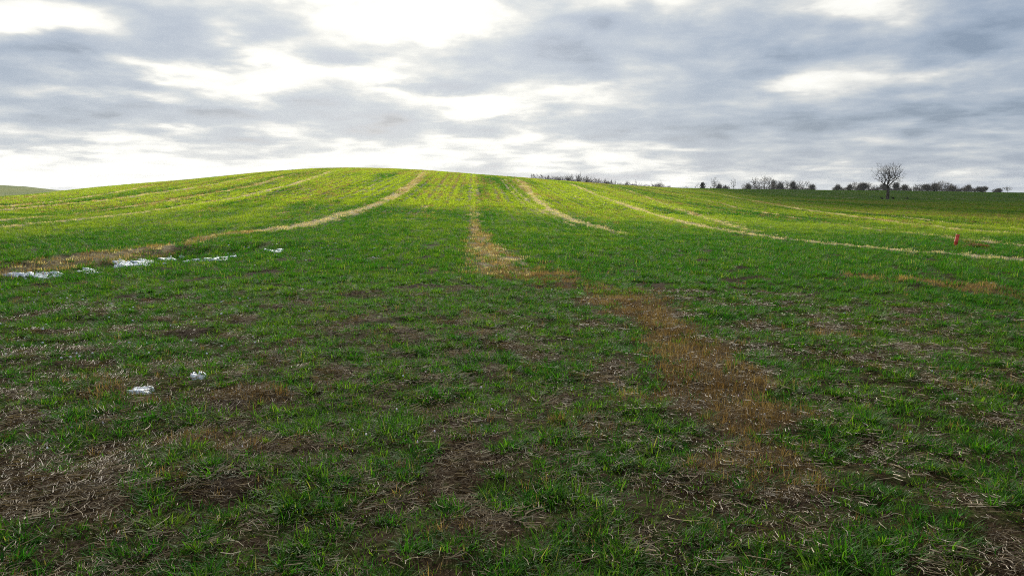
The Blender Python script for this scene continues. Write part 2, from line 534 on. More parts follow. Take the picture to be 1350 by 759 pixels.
M_ground = ground_material()
M_grass = blade_material('wheat_leaf', (.024, .120, .008), (.235, .335, .026), (.17, .17, .06), .5)  # second tone: drier hill crop, with sunlit glow put into the colour
M_brown = blade_material('dead_stalk', (.115, .070, .032), (.31, .225, .11), (.44, .37, .22), .38, .7, .2)
M_straw = blade_material('straw', (.070, .047, .028), (.31, .24, .15), (.56, .49, .37), .1, .6, .2)
M_stub = blade_material('stubble', (.34, .30, .18), (.54, .48, .31), (.60, .54, .38), .35, .6, .2)
M_bark = plain('bark', (.060, .050, .042), (.030, .025, .022), 6)
M_bark2 = plain('hazed_grey_bark', (.15, .135, .12), (.08, .07, .06), 6)  # grey bark made paler to carry the haze over distant trees
M_bark3 = plain('bush_twigs', (.11, .10, .085), (.055, .05, .045), 5)
M_ever = plain('evergreen_needles', (.020, .035, .016), (.008, .015, .008), 3)
M_snow = plain('snow', (.66, .72, .80), (.42, .48, .57), 30, .6, .25, .3, .15)
M_red = plain('red_plastic', (.68, .065, .028), (.42, .035, .018), 9, .45, .1, .45)
M_redend = plain('faded_red_cap', (.70, .13, .07), (.45, .05, .03), 9, .5, .1, .4)

# ---------------------------------------------------------------- ground
def build_ground():
    az_f = np.radians(np.linspace(-44, 44, 1100))
    az_b = np.radians(np.linspace(44, 316, 137))[1:-1]
    az = np.concatenate([az_f, az_b])
    rad = np.concatenate([[0.3, .8, 1.3], np.exp(np.linspace(math.log(1.8), math.log(60), 640)),
                          np.exp(np.linspace(math.log(60), math.log(1500), 250))[1:]])
    na, nr = len(az), len(rad)
    Rr, Aa = np.meshgrid(rad, az, indexing='ij')
    x, y = (Rr * np.sin(Aa)).ravel(), (Rr * np.cos(Aa)).ravel()
    z = height(x, y)
    V = np.stack([x, y, z], 1)
    V = np.vstack([V, [[0, 0, float(height(0., 0.))]]])
    i = np.arange(nr - 1)[:, None] * na
    j = np.arange(na)[None, :]
    jn = (j + 1) % na
    q = np.stack([i + j, i + jn, i + na + jn, i + na + j], -1).reshape(-1, 4)[:, ::-1]
    c = nr * na
    t = np.stack([np.full(na, c), np.arange(na), (np.arange(na) + 1) % na], 1)[:, ::-1]
    me = np_mesh('ground', V, quads=q, tris=t)
    mk = masks(V[:, 0], V[:, 1])
    for k in ('straw', 'brown', 'soil', 'green', 'yel'):
        attr(me, k, mk[k] * (.25 + .75 * sstep(6, 22, mk['r'])) * (1 - sstep(180, 300, mk['r'])) + .9 * sstep(180, 300, mk['r']) if k == 'green' else mk[k])
    o = link(bpy.data.objects.new('ground', me))
    me.materials.append(M_ground)
    tag(o, kind='structure')


build_ground()

# ---------------------------------------------------------------- unseen cloud overhead, shaped to keep the foreground and the right-hand field in shade
def build_shade_cloud():
    H = 900.0
    k = H / math.tan(SUN_EL)
    ox, oy = k * math.sin(SUN_AZ), k * math.cos(SUN_AZ)       # where a point of shade is cast from
    n = 240
    gx, gy = np.meshgrid(np.linspace(-370, 520, n), np.linspace(-320, 520, n))
    az = np.degrees(np.arctan2(gx, np.maximum(gy, 1e-3)))
    nz = (fbm(gx / 60, gy / 60, 301, 4, .55) - .5)
    near = 30 + nz * 40 - gy - .05 * np.abs(gx)               # positive inside: shade over the foreground
    near = near - np.clip(-gx - 60, 0, 400) * .25
    far = np.minimum(gx - (7 + (gy - 28) * .15) + nz * 10, gy - 34 + nz * 10)
    f = np.maximum(near, far)
    for b in (310 + gy, 450 - gy + nz * 160, 440 - gx + nz * 160, 360 + gx + nz * 120):
        f = np.minimum(f, b * .7)
    f = f - np.clip(np.hypot(gx - 40, gy - 60) - 250, 0, 400) * .25
    t = np.sqrt(np.clip(f, 0, 80) * 3.0)
    bump = fbm(gx / 22, gy / 22, 302, 4, .6)
    up = H + t * (.5 + 1.2 * bump); lo = H - t * .12 * (.4 + bump)
    keep = f > 0
    kq = keep[:-1, :-1] & keep[1:, :-1] & keep[:-1, 1:] & keep[1:, 1:]
    idx = np.arange(n * n).reshape(n, n)
    q = np.stack([idx[:-1, :-1], idx[:-1, 1:], idx[1:, 1:], idx[1:, :-1]], -1)[kq]
    V = np.concatenate([np.stack([(gx + ox).ravel(), (gy + oy).ravel(), up.ravel()], 1), np.stack([(gx + ox).ravel(), (gy + oy).ravel(), lo.ravel()], 1)])
    q = np.concatenate([q, (q + n * n)[:, ::-1]])
    us = np.unique(q); rm = -np.ones(len(V), int); rm[us] = np.arange(len(us))
    me = np_mesh('shade_cloud', V[us], quads=rm[q])
    dens = np.where((far > near) & (gx > 5), .74, .37).ravel() * sstep(0, 16, f).ravel()  # heavier over the right-hand field, for deeper shade there
    attr(me, 'dens', np.concatenate([dens, dens])[us])
    m, T = mat('shade_cloud_vapour')
    dn = T.n('ShaderNodeAttribute', attribute_name='dens').outputs['Fac']
    df = T.n('ShaderNodeBsdfDiffuse', {0: (.85, .86, .88, 1)})
    tl = T.n('ShaderNodeBsdfTranslucent', {0: (.9, .9, .92, 1)})
    a = T.n('ShaderNodeMixShader', {0: .6, 1: df.outputs[0], 2: tl.outputs[0]})
    tr = T.n('ShaderNodeBsdfTransparent')
    b = T.n('ShaderNodeMixShader', {0: dn, 1: tr.outputs[0], 2: a.outputs[0]})
    T.n('ShaderNodeOutputMaterial', {0: b.outputs[0]})
    me.materials.append(m)
    o = link(bpy.data.objects.new('shade_cloud', me))
    tag(o, kind='structure')


build_shade_cloud()

# ---------------------------------------------------------------- tufts
def blades(n, spread, lmin, lmax, wid, segs=3, lean=(.2, 1.0), curve=.8, flat=False, seed=0):
    """n grass blades as one mesh: (verts, quads, per-vertex random value)"""
    g = np.random.default_rng(seed)
    V, Q, B = [], [], []
    for k in range(n):
        rr = spread * math.sqrt(g.random()); a0 = g.random() * 6.283
        bx, by = rr * math.cos(a0), rr * math.sin(a0)
        out = a0 + g.normal(0, .7)
        L = g.uniform(lmin, lmax)
        th = g.uniform(*lean)               # angle from vertical
        if flat: th = g.uniform(1.45, 1.62)
        px, py, pz = bx, by, (g.uniform(.002, .018) if flat else -.01)
        w = wid * g.uniform(.7, 1.25)
        side = np.array([-math.sin(out), math.cos(out), 0.])
        if flat: side = np.array([-math.sin(out) * .8, math.cos(out) * .8, .6])
        bend = curve * g.uniform(.3, 1.2)
        yaw = g.normal(0, .35) if flat else g.normal(0, .12)
        v = g.random(); b0 = len(V)
        for s in range(segs + 1):
            t = s / segs
            ww = w * (1 - t ** 2.2) if not flat else w
            ww = max(ww, w * .08)
            p = np.array([px, py, pz])
            V.append(p - side * ww / 2); V.append(p + side * ww / 2); B += [v, v]
            st = L / segs
            px += math.sin(th) * math.cos(out) * st; py += math.sin(th) * math.sin(out) * st; pz += math.cos(th) * st
            if not flat: th += bend / segs
            else: pz = max(pz, .001)
            out += yaw
        for s in range(segs):
            Q.append([b0 + 2 * s, b0 + 2 * s + 1, b0 + 2 * s + 3, b0 + 2 * s + 2])
    return np.array(V), np.array(Q), np.array(B)


def source(name, args, m):
    col = bpy.data.collections.new(name + '_source')
    for i, a in enumerate(args):
        V, Q, B = blades(seed=100 + i + len(name) * 17, **a)
        me = np_mesh(name + '_%02d' % i, V, quads=Q)
        attr(me, 'bv', B)
        me.materials.append(m)
        o = bpy.data.objects.new(name + '_%02d' % i, me)
        col.objects.link(o)
    return col


def scatter(name, x, y, scale, tint, idx, col, label, cat, tilt=.12, zoff=0.0):
    z = height(x, y) + zoff
    n = len(x)
    me = np_mesh(name, np.stack([x, y, z], 1))
    rot = np.stack([rng.normal(0, tilt, n), rng.normal(0, tilt, n), rng.uniform(0, 6.283, n)], 1)
    attr(me, 'rot', rot, 'FLOAT_VECTOR')
    sc3 = scale if scale.ndim == 2 else np.stack([scale, scale, scale], 1)
    attr(me, 'scl', sc3, 'FLOAT_VECTOR')
    attr(me, 'idx', idx, 'INT')
    attr(me, 'tint', tint)
    o = link(bpy.data.objects.new(name, me))
    ng = bpy.data.node_groups.new(name + '_nodes', 'GeometryNodeTree')
    ng.interface.new_socket('Geometry', in_out='INPUT', socket_type='NodeSocketGeometry')
    ng.interface.new_socket('Geometry', in_out='OUTPUT', socket_type='NodeSocketGeometry')
    N = ng.nodes
    gi, go = N.new('NodeGroupInput'), N.new('NodeGroupOutput')
    ci = N.new('GeometryNodeCollectionInfo')
    ci.inputs['Collection'].default_value = col
    ci.inputs['Separate Children'].default_value = True
    ci.inputs['Reset Children'].default_value = True
    ip = N.new('GeometryNodeInstanceOnPoints')
    ip.inputs['Pick Instance'].default_value = True

    def na(nm, typ):
        a = N.new('GeometryNodeInputNamedAttribute'); a.data_type = typ
        a.inputs['Name'].default_value = nm
        return [s for s in a.outputs if s.enabled and s.name == 'Attribute'][0]
    L = ng.links.new
    L(gi.outputs[0], ip.inputs['Points'])
    L(ci.outputs[0], ip.inputs['Instance'])
    L(na('idx', 'INT'), ip.inputs['Instance Index'])
    e2r = N.new('FunctionNodeEulerToRotation')
    L(na('rot', 'FLOAT_VECTOR'), e2r.inputs[0])
    L(e2r.outputs[0], ip.inputs['Rotation'])
    L(na('scl', 'FLOAT_VECTOR'), ip.inputs['Scale'])
    L(ip.outputs[0], go.inputs[0])
    md = o.modifiers.new('scatter', 'NODES')
    md.node_group = ng
    tag(o, label, cat, kind='stuff')
    return o


def sector(r0, r1, dens, amax=R(44), amin=R(-44)):
    n = int(dens * 0.5 * (r1 * r1 - r0 * r0) * (amax - amin))
    r = np.sqrt(rng.uniform(r0 * r0, r1 * r1, n)); a = rng.uniform(amin, amax, n)
    return r * np.sin(a), r * np.cos(a)


S_near = source('wheat_tuft', [dict(n=n_, spread=s_, lmin=.04, lmax=l_ * .88, wid=.0056, segs=3, lean=(.35, 1.5), curve=1.0)
                               for n_, s_, l_ in [(75, .05, .13), (60, .045, .12), (95, .08, .12), (50, .04, .14), (80, .09, .10), (64, .06, .11)]], M_grass)
S_low = source('low_grass', [dict(n=22, spread=.07, lmin=.02, lmax=.055, wid=.0045, segs=2, lean=(.3, 1.3), curve=.8) for _ in range(5)], M_grass)
S_mid = source('wheat_clump', [dict(n=44, spread=.12, lmin=.05, lmax=.12, wid=.0075, segs=2, lean=(.15, 1.1), curve=.9) for _ in range(6)], M_grass)
S_far = source('wheat_patch', [dict(n=46, spread=.15, lmin=.06, lmax=.12, wid=.018, segs=2, lean=(.1, 1.0), curve=.7) for _ in range(6)], M_grass)
S_stalk = source('dead_tuft', [dict(n=14, spread=.05, lmin=.04, lmax=.11, wid=.0036, segs=2, lean=(.0, .9), curve=.7) for _ in range(5)], M_brown)
S_stalkf = source('dead_clump', [dict(n=26, spread=.12, lmin=.05, lmax=.12, wid=.0075, segs=2, lean=(.0, .5), curve=.4) for _ in range(5)], M_brown)
S_litter = source('straw_bits', [dict(n=24, spread=.12, lmin=.015, lmax=.09, wid=.0028, segs=3, flat=True) for _ in range(7)], M_straw)
S_litterf = source('straw_stubble', [dict(n=46, spread=.16, lmin=.03, lmax=.075, wid=.010, segs=2, lean=(.2, 1.3), curve=.4) for _ in range(5)], M_stub)
S_long = source('long_straw', [dict(n=1, spread=.01, lmin=.12, lmax=.30, wid=.0045, segs=5, flat=True) for _ in range(6)], M_straw)


def drill(x, y, step, jit, share):
    """pull a share of the plants onto the drill rows of the field"""
    c, sn = math.cos(PHI), math.sin(PHI)
    u, w = x * c - y * sn, x * sn + y * c
    u2 = np.round(u / step) * step + rng.normal(0, jit, len(x))
    u = np.where(rng.random(len(x)) < share, u2, u)
    return u * c + w * sn, -u * sn + w * c


def green_field():
    X, Y, SC, TI, IX = [], [], [], [], []
    x, y = sector(0.6, 15, 190, R(72), R(-72))
    mk = masks(x, y); k = rng.random(len(x)) < mk['green'] * .78
    clump = fbm(x * 4.2, y * 4.2, 91, 2)
    k &= rng.random(len(x)) < sstep(.38, .52, clump) + .08
    X.append(x[k]); Y.append(y[k]); SC.append((.50 + .80 * clump[k]) * rng.uniform(.7, 1.25, k.sum()))
    TI.append(np.clip(mk['yel'][k] + rng.normal(.02, .10, k.sum()), 0, 1)); IX.append(rng.integers(0, 6, k.sum()))
    grass1 = (np.concatenate(X), np.concatenate(Y), np.concatenate(SC), np.concatenate(TI), np.concatenate(IX))
    scatter('grass', *[grass1[i] for i in (0, 1, 2, 3, 4)], S_near, 'separate tufts of young green wheat growing through the foreground litter', 'grass')
    x, y = sector(0.6, 18, 210, R(72), R(-72))
    mk = masks(x, y); p = mk['green'] * .55 + .06 * (1 - mk['brown'])
    k = rng.random(len(x)) < p
    scatter('low_grass', x[k], y[k], rng.uniform(.7, 1.3, k.sum()), np.clip(mk['yel'][k] * .8 + .10 + rng.normal(0, .14, k.sum()), 0, 1),
            rng.integers(0, 5, k.sum()), S_low, 'short thin green growth between the foreground tufts', 'grass')
    x, y = drill(*sector(14, 46, 55), .31, .045, .5)
    mk = masks(x, y); k = rng.random(len(x)) < mk['green'] * .95
    f = rng.random(len(x)) < sstep(13, 17, np.hypot(x, y)); k &= f
    scatter('grass', x[k], y[k], rng.uniform(.6, 1.25, k.sum()), np.clip(mk['yel'][k] + rng.normal(0, .14, k.sum()), 0, 1),
            rng.integers(0, 6, k.sum()), S_mid, 'green wheat covering the middle of the field below the hill', 'grass')
    x, y = drill(*sector(42, 190, 17.0), .62, .07, .72)
    r = np.hypot(x, y); a = np.arctan2(x, y)
    vis = r < np.interp(a, AG, CR) * 1.08
    x, y = x[vis], y[vis]
    mk = masks(x, y); k = rng.random(len(x)) < mk['green'] * .95
    scatter('grass', x[k], y[k], rng.uniform(.7, 1.3, k.sum()), np.clip(mk['yel'][k] + rng.normal(0, .12, k.sum()), 0, 1),
            rng.integers(0, 6, k.sum()), S_far, 'yellow green wheat covering the hill up to its crest', 'grass')
    x, y = sector(190, 440, 1.3, R(40), R(8))
    mk = masks(x, y); k = rng.random(len(x)) < mk['green'] * .95
    scatter('grass', x[k], y[k], rng.uniform(1.0, 1.8, k.sum()), np.clip(mk['yel'][k] * .7 + rng.normal(0, .10, k.sum()), 0, 1),
            rng.integers(0, 6, k.sum()), S_far, 'dark green wheat around the lone tree and up to the far horizon', 'grass')


def dry_stuff():
    x, y = sector(0.6, 16, 420, R(72), R(-72))
    mk = masks(x, y); p = np.clip(mk['brown'] - .12, 0, 1) * 1.0 + .015
    k = rng.random(len(x)) < p * .8
    scatter('dead_stalks', x[k], y[k], rng.uniform(.6, 1.15, k.sum()), np.clip(fbm(x[k] * 2, y[k] * 2, 93, 3) * 1.6 - .4 + rng.normal(0, .15, k.sum()), 0, 1),
            rng.integers(0, 5, k.sum()), S_stalk, 'rusty brown dead stalks standing in patches in the foreground', 'dead stalks')
    x, y = sector(15, 60, 40)
    mk = masks(x, y); k = rng.random(len(x)) < np.clip(mk['brown'] - .08, 0, 1) * .9
    scatter('dead_stalks', x[k], y[k], rng.uniform(.6, 1.1, k.sum()), rng.uniform(.2, 1, k.sum()),
            rng.integers(0, 5, k.sum()), S_stalkf, 'tan dead stalks in the worn patches below the hill', 'dead stalks')
    x, y = sector(30, 150, 9)
    r = np.hypot(x, y); a = np.arctan2(x, y)
    c, sn = math.cos(PHI), math.sin(PHI)
    st = fbm((x * c - y * sn) * .9, (x * sn + y * c) * .03, 95, 3) * .6 + fbm(x * .12, y * .12, 96, 3) * .4
    k = (rng.random(len(x)) < sstep(.42, .66, st) * .75 * sstep(30, 60, r)) & (r < np.interp(a, AG, CR) * 1.05)
    scatter('dead_stalks', x[k], y[k], rng.uniform(.9, 1.6, k.sum()), rng.uniform(.2, 1, k.sum()),
            rng.integers(0, 5, k.sum()), S_stalkf, 'orange brown dead blades streaked along the drill rows of the hill', 'dead stalks')
    x, y = sector(0.6, 13, 380, R(72), R(-72))
    mk = masks(x, y); p = np.clip(mk['soil'] * .8 + .25 + .2 * mk['brown'], 0, 1) * (.35 + .65 * sstep(.30, .60, fbm(x * 2, y * 2, 94, 3))) * (1 - sstep(8, 13, mk['r']) * .5)
    k = rng.random(len(x)) < p
    scatter('straw_litter', x[k], y[k], rng.uniform(.6, 1.3, k.sum()), np.clip(rng.normal(.45, .33, k.sum()), 0, 1),
            rng.integers(0, 7, k.sum()), S_litter, 'grey and tan straw bits lying on the bare foreground soil', 'straw litter', .10, .004)
    x, y = sector(0.6, 10, 5, R(72), R(-72))
    scatter('straw_litter', x, y, rng.uniform(.5, 1.1, len(x)), np.clip(rng.normal(.7, .3, len(x)), 0, 1),
            rng.integers(0, 6, len(x)), S_long, 'longer pale straws lying across the foreground grass', 'straw litter', .15, .03)
    x, y = sector(9, 150, 22)
    r = np.hypot(x, y); a = np.arctan2(x, y)
    mk = masks(x, y); k = (rng.random(len(x)) < np.clip(mk['straw'] - .08, 0, 1) * 1.05 * sstep(8, 20, r)) & (r < np.interp(a, AG, CR) * 1.05)
    scatter('stubble', x[k], y[k], rng.uniform(.7, 1.2, k.sum()), rng.uniform(.6, 1, k.sum()),
            rng.integers(0, 5, k.sum()), S_litterf, 'pale straw stubble along the tractor lines', 'stubble')


green_field()
dry_stuff()

# ---------------------------------------------------------------- trees
def tube(V, Q, p0, p1, r0, r1, k=5):
    p0, p1 = np.array(p0), np.array(p1)
    d = p1 - p0; L = np.linalg.norm(d) + 1e-9; d = d / L
    a = np.cross(d, [0, 0, 1.]) if abs(d[2]) < .95 else np.cross(d, [1., 0, 0])
    a /= np.linalg.norm(a); b = np.cross(d, a)
    n0 = len(V)
    for p, r in ((p0, r0), (p1, r1)):
        for i in range(k):
            t = 2 * math.pi * i / k
            V.append(p + (a * math.cos(t) + b * math.sin(t)) * r)
    for i in range(k):
        j = (i + 1) % k
        Q.append([n0 + i, n0 + j, n0 + k + j, n0 + k + i])


def rot_about(v, axis, ang):
    axis = axis / np.linalg.norm(axis)
    return v * math.cos(ang) + np.cross(axis, v) * math.sin(ang) + axis * np.dot(axis, v) * (1 - math.cos(ang))


def grow(V, Q, p, d, L, r, depth, g, spread, minr, up, k=4, env=None):
    """wandering limb with side shoots"""
    n = 3
    for s in range(n):
        nd = d + g.normal(0, .13, 3) + np.array([0, 0, up])
        nd /= np.linalg.norm(nd)
        q = p + nd * (L / n)
        r2 = r * (1 - .22 * (s + 1) / n)
        tube(V, Q, p, q, max(r * (1 - .22 * s / n), minr), max(r2, minr), k if r > minr * 2 else 3)
        p, d = q, nd
        if depth > 0 and s < n - 1 and g.random() < .5:
            ax = np.cross(d, g.normal(0, 1, 3))
            grow(V, Q, p, rot_about(d, ax, g.uniform(.5, 1.0) * spread), L * g.uniform(.45, .7), r * .5, depth - 1, g, spread, minr, up, k)
    if depth > 0:
        for c in range(2 if g.random() < .7 else 3):
            ax = np.cross(d, g.normal(0, 1, 3))
            grow(V, Q, p, rot_about(d, ax, g.uniform(.25, .65) * spread), L * g.uniform(.68, .86), r * .68, depth - 1, g, spread, minr, up, k)


def fit(V, hw, top, z0):
    """scale a crown to its width and top"""
    V = np.array(V)
    zmax = np.percentile(V[:, 2], 99.7)
    V[:, 2] = z0 + (V[:, 2] - z0) * (top - z0) / max(zmax - z0, .01)
    w = np.percentile(np.abs(V[:, :2]), 98) + 1e-6
    f = hw / w
    V[:, :2] *= f
    V[:, :2] -= V[V[:, 2] > top * .5][:, :2].mean(0) * np.clip(V[:, 2:3] / top, 0, 1)
    zc, hz = top * .60, top * .46                       # rounded outline: long shoots are reined in
    env = hw * np.sqrt(np.clip(1 - ((V[:, 2] - zc) / hz) ** 2, .10, 1))
    rho = np.hypot(V[:, 0], V[:, 1]) / env + 1e-6
    k = np.where(rho > .8, (.8 + .4 * (1 - np.exp(-(rho - .8) / .4))) / rho, 1)
    V[:, :2] *= k[:, None]
    return V


def branch_tree(V, Q, root, pts, bf, rtip, rmax, g, k=4, twigs=2, tl=.5, trw=.012, wob=.10):
    """limbs that reach every point of a crown: each point joins the nearest limb, long detours avoided"""
    n = len(pts)
    P = np.vstack([root, pts]); par = np.zeros(n + 1, int) - 1
    path = np.zeros(n + 1); done = np.zeros(n + 1, bool); done[0] = True
    cost = np.linalg.norm(P - P[0], axis=1); best = np.zeros(n + 1, int)
    order = []
    for _ in range(n):
        c = np.where(done, 1e9, cost)
        i = int(np.argmin(c)); par[i] = best[i]; done[i] = True; order.append(i)
        path[i] = path[best[i]] + np.linalg.norm(P[i] - P[best[i]])
        d = np.linalg.norm(P - P[i], axis=1)
        d = d + np.where(P[:, 2] < P[i, 2] - .1, d * .8, 0) + bf * path[i]
        m = d < cost
        cost = np.where(m, d, cost); best = np.where(m, i, best)
    tips = np.zeros(n + 1)
    kids = np.bincount(par[1:], minlength=n + 1)
    tips[kids == 0] = 1
    for i in reversed(order):
        tips[par[i]] += max(tips[i], 1) if kids[i] == 0 else tips[i]
    for i in order:
        a, b = P[par[i]], P[i]
        ra = min(rtip * max(tips[i], 1) ** .48 * 1.12, rmax); rb = min(rtip * max(tips[i], 1) ** .48, rmax)
        mid = (a + b) / 2 + g.normal(0, wob, 3) * np.linalg.norm(b - a)
        kk = k if rb > rtip * 2 else 3
        tube(V, Q, a, mid, ra, (ra + rb) / 2, kk); tube(V, Q, mid, b, (ra + rb) / 2, rb, kk)
        if kids[i] <= 1:
            for _ in range(twigs):
                d = (b - a) / (np.linalg.norm(b - a) + 1e-6) + g.normal(0, .6, 3); d[2] += .25
                d /= np.linalg.norm(d)
                tube(V, Q, b, b + d * tl * g.uniform(.5, 1.3), trw, trw * .6, 3)


def crown_points(n, h, hw, z0, g, power=.45, shape=1.0):
    """points inside an uneven oval crown between z0 and h"""
    zc, hz = (h + z0) / 2 + (h - z0) * .04, (h - z0) / 2
    out = []
    ph = g.uniform(0, 6.28, 3)
    while len(out) < n:
        v = g.normal(0, 1, 3); v /= np.linalg.norm(v)
        a = math.atan2(v[1], v[0])
        lump = 1 + .2 * math.sin(3 * a + ph[0] + v[2] * 2) + .10 * math.sin(5 * a + ph[1] - v[2] * 5)
        q = g.random() ** power * lump
        w = hw * (1 if v[2] > 0 else shape)
        p = np.array([v[0] * q * w, v[1] * q * w, zc + v[2] * q * hz])
        if p[2] > z0 * .8: out.append(p)
    return np.array(out)


def bare_tree(name, loc, h, hw, kind, seed, m, tw=.05):
    """Empty at the foot > trunk, crown"""
    g = np.random.default_rng(seed)
    e = link(bpy.data.objects.new(name, None))
    e.empty_display_size = .5
    e.location = loc
    V, Q = [], []
    fork = h * {'tall': .32, 'round': .12, 'slim': .25, 'spread': .16}[kind]
    tr = h * {'tall': .022, 'round': .02, 'slim': .016, 'spread': .028}[kind]
    tube(V, Q, (0, 0, -.4), (0, 0, fork * .3), tr * 1.5, tr * 1.1, 7)
    tube(V, Q, (0, 0, fork * .3), (0, 0, fork), tr * 1.1, tr, 7)
    me = np_mesh('trunk', V, quads=Q); me.materials.append(m)
    link(bpy.data.objects.new('trunk', me), e)
    V, Q = [], []
    cnt, z0, pw = {'tall': (110, fork * 1.1, .5), 'round': (140, fork, .5), 'slim': (50, fork, .6), 'spread': (190, fork, .45)}[kind]
    P = crown_points(cnt, h * .94, hw * .95, z0, g, pw, .8)
    branch_tree(V, Q, np.array([0, 0, fork]), P, .35, tw, tr * .7, g, 4, 2, h * .07, tw * .8)
    me = np_mesh('crown', V, quads=Q); me.materials.append(m)
    link(bpy.data.objects.new('crown', me), e)
    return e


def dense_bush(name, loc, h, hw, seed, m, n=900, oval=False, size=.35):
    """shrub thick with twigs: an Empty > trunk, crown (many short twigs through a volume)"""
    g = np.random.default_rng(seed)
    e = link(bpy.data.objects.new(name, None)); e.location = loc; e.empty_display_size = .5
    V, Q = [], []
    for i in range(1 if oval else 4):
        a = g.random() * 6.28
        tube(V, Q, (0, 0, -.4), (math.cos(a) * hw * .3 * (not oval), math.sin(a) * hw * .3 * (not oval), h * .5), .22, .08, 5)
    me = np_mesh('trunk', V, quads=Q); me.materials.append(M_bark)
    link(bpy.data.objects.new('trunk', me), e)
    V, Q = [], []
    lob = []
    for _ in range(9):
        lr = g.uniform(.28, .5)
        lob.append((g.normal(0, .38), g.normal(0, .38), 1 - .8 * lr - (g.random() ** 2) * .45, lr))
    for i in range(n):
        if oval:
            t = g.random(); rr = hw * math.sin(math.pi * (t * .92 + .06)) ** .6
            a = g.random() * 6.28; q = math.sqrt(g.random()) * rr
            c = np.array([q * math.cos(a), q * math.sin(a), h * (t * .95 + .02)])
        else:
            l = lob[i % 9]; v = g.normal(0, 1, 3); v /= np.linalg.norm(v); v *= g.random() ** .6 * l[3] * 1.15
            c = np.array([(l[0] + v[0]) * hw, (l[1] + v[1]) * hw, h * np.clip(l[2] + v[2] * .8, .0, 1.02)])
        d = g.normal(0, 1, 3); d[2] = abs(d[2]) * 1.1 + .2; d /= np.linalg.norm(d)
        s = size * g.uniform(.5, 1.3)
        sd = np.cross(d, g.normal(0, 1, 3)); sd /= np.linalg.norm(sd); sd *= s * (.28 if oval else .055)
        b = len(V)
        V += [c - sd, c + sd, c + d * s * 1.5 + sd * .3, c + d * s * 1.5 - sd * .3]
        Q.append([b, b + 1, b + 2, b + 3])
    me = np_mesh('crown', V, quads=Q, smooth=False); me.materials.append(m)
    link(bpy.data.objects.new('crown', me), e)
    return e


def polar(px, r):
    a = math.atan((px - CX) / F * math.cos(PITCH))     # bearing, close to the column of the horizon
    x, y = r * math.sin(a), r * math.cos(a)
    return x, y, float(height(x, y))


# the lone tree
lt = ground_at(1170, 263)
LR = math.hypot(*lt)
lz = float(height(*lt))
LH = CAMZ + LR * (HZ - 218.5) / F - lz
LW = 21.0 * LR / F


def lone_tree():
    g = np.random.default_rng(21)
    e = link(bpy.data.objects.new('bare_tree', None)); e.location = (*lt, lz)
    V, Q = [], []
    h = LH; fork = h * .33
    pts = [(0, 0, -.4, .50), (0, 0, .25, .40), (.03, 0, fork * .6, .33), (-.02, 0, fork, .33)]
    for a, b in zip(pts[:-1], pts[1:]):
        tube(V, Q, a[:3], b[:3], a[3], b[3], 10)
    me = np_mesh('trunk', V, quads=Q); me.materials.append(M_bark)
    link(bpy.data.objects.new('trunk', me), e)
    V, Q = [], []
    P = crown_points(620, h * .955, LW * .84, fork * 1.12, g, .55, .92)
    branch_tree(V, Q, np.array([-.02, 0, fork]), P, .38, .019, .26, g, 6, 3, .55, .010, .12)
    me = np_mesh('crown', V, quads=Q); me.materials.append(M_bark)
    link(bpy.data.objects.new('crown', me), e)
    tag(e, 'tall bare tree with rounded crown standing alone in the green field', 'tree')


lone_tree()

ORD = ['first', 'second', 'third', 'fourth', 'fifth', 'sixth', 'seventh', 'eighth', 'ninth', 'tenth', 'eleventh',
       'twelfth', 'thirteenth', 'fourteenth', 'fifteenth', 'sixteenth', 'seventeenth', 'eighteenth', 'nineteenth',
       'twentieth', 'twenty-first', 'twenty-second', 'twenty-third']
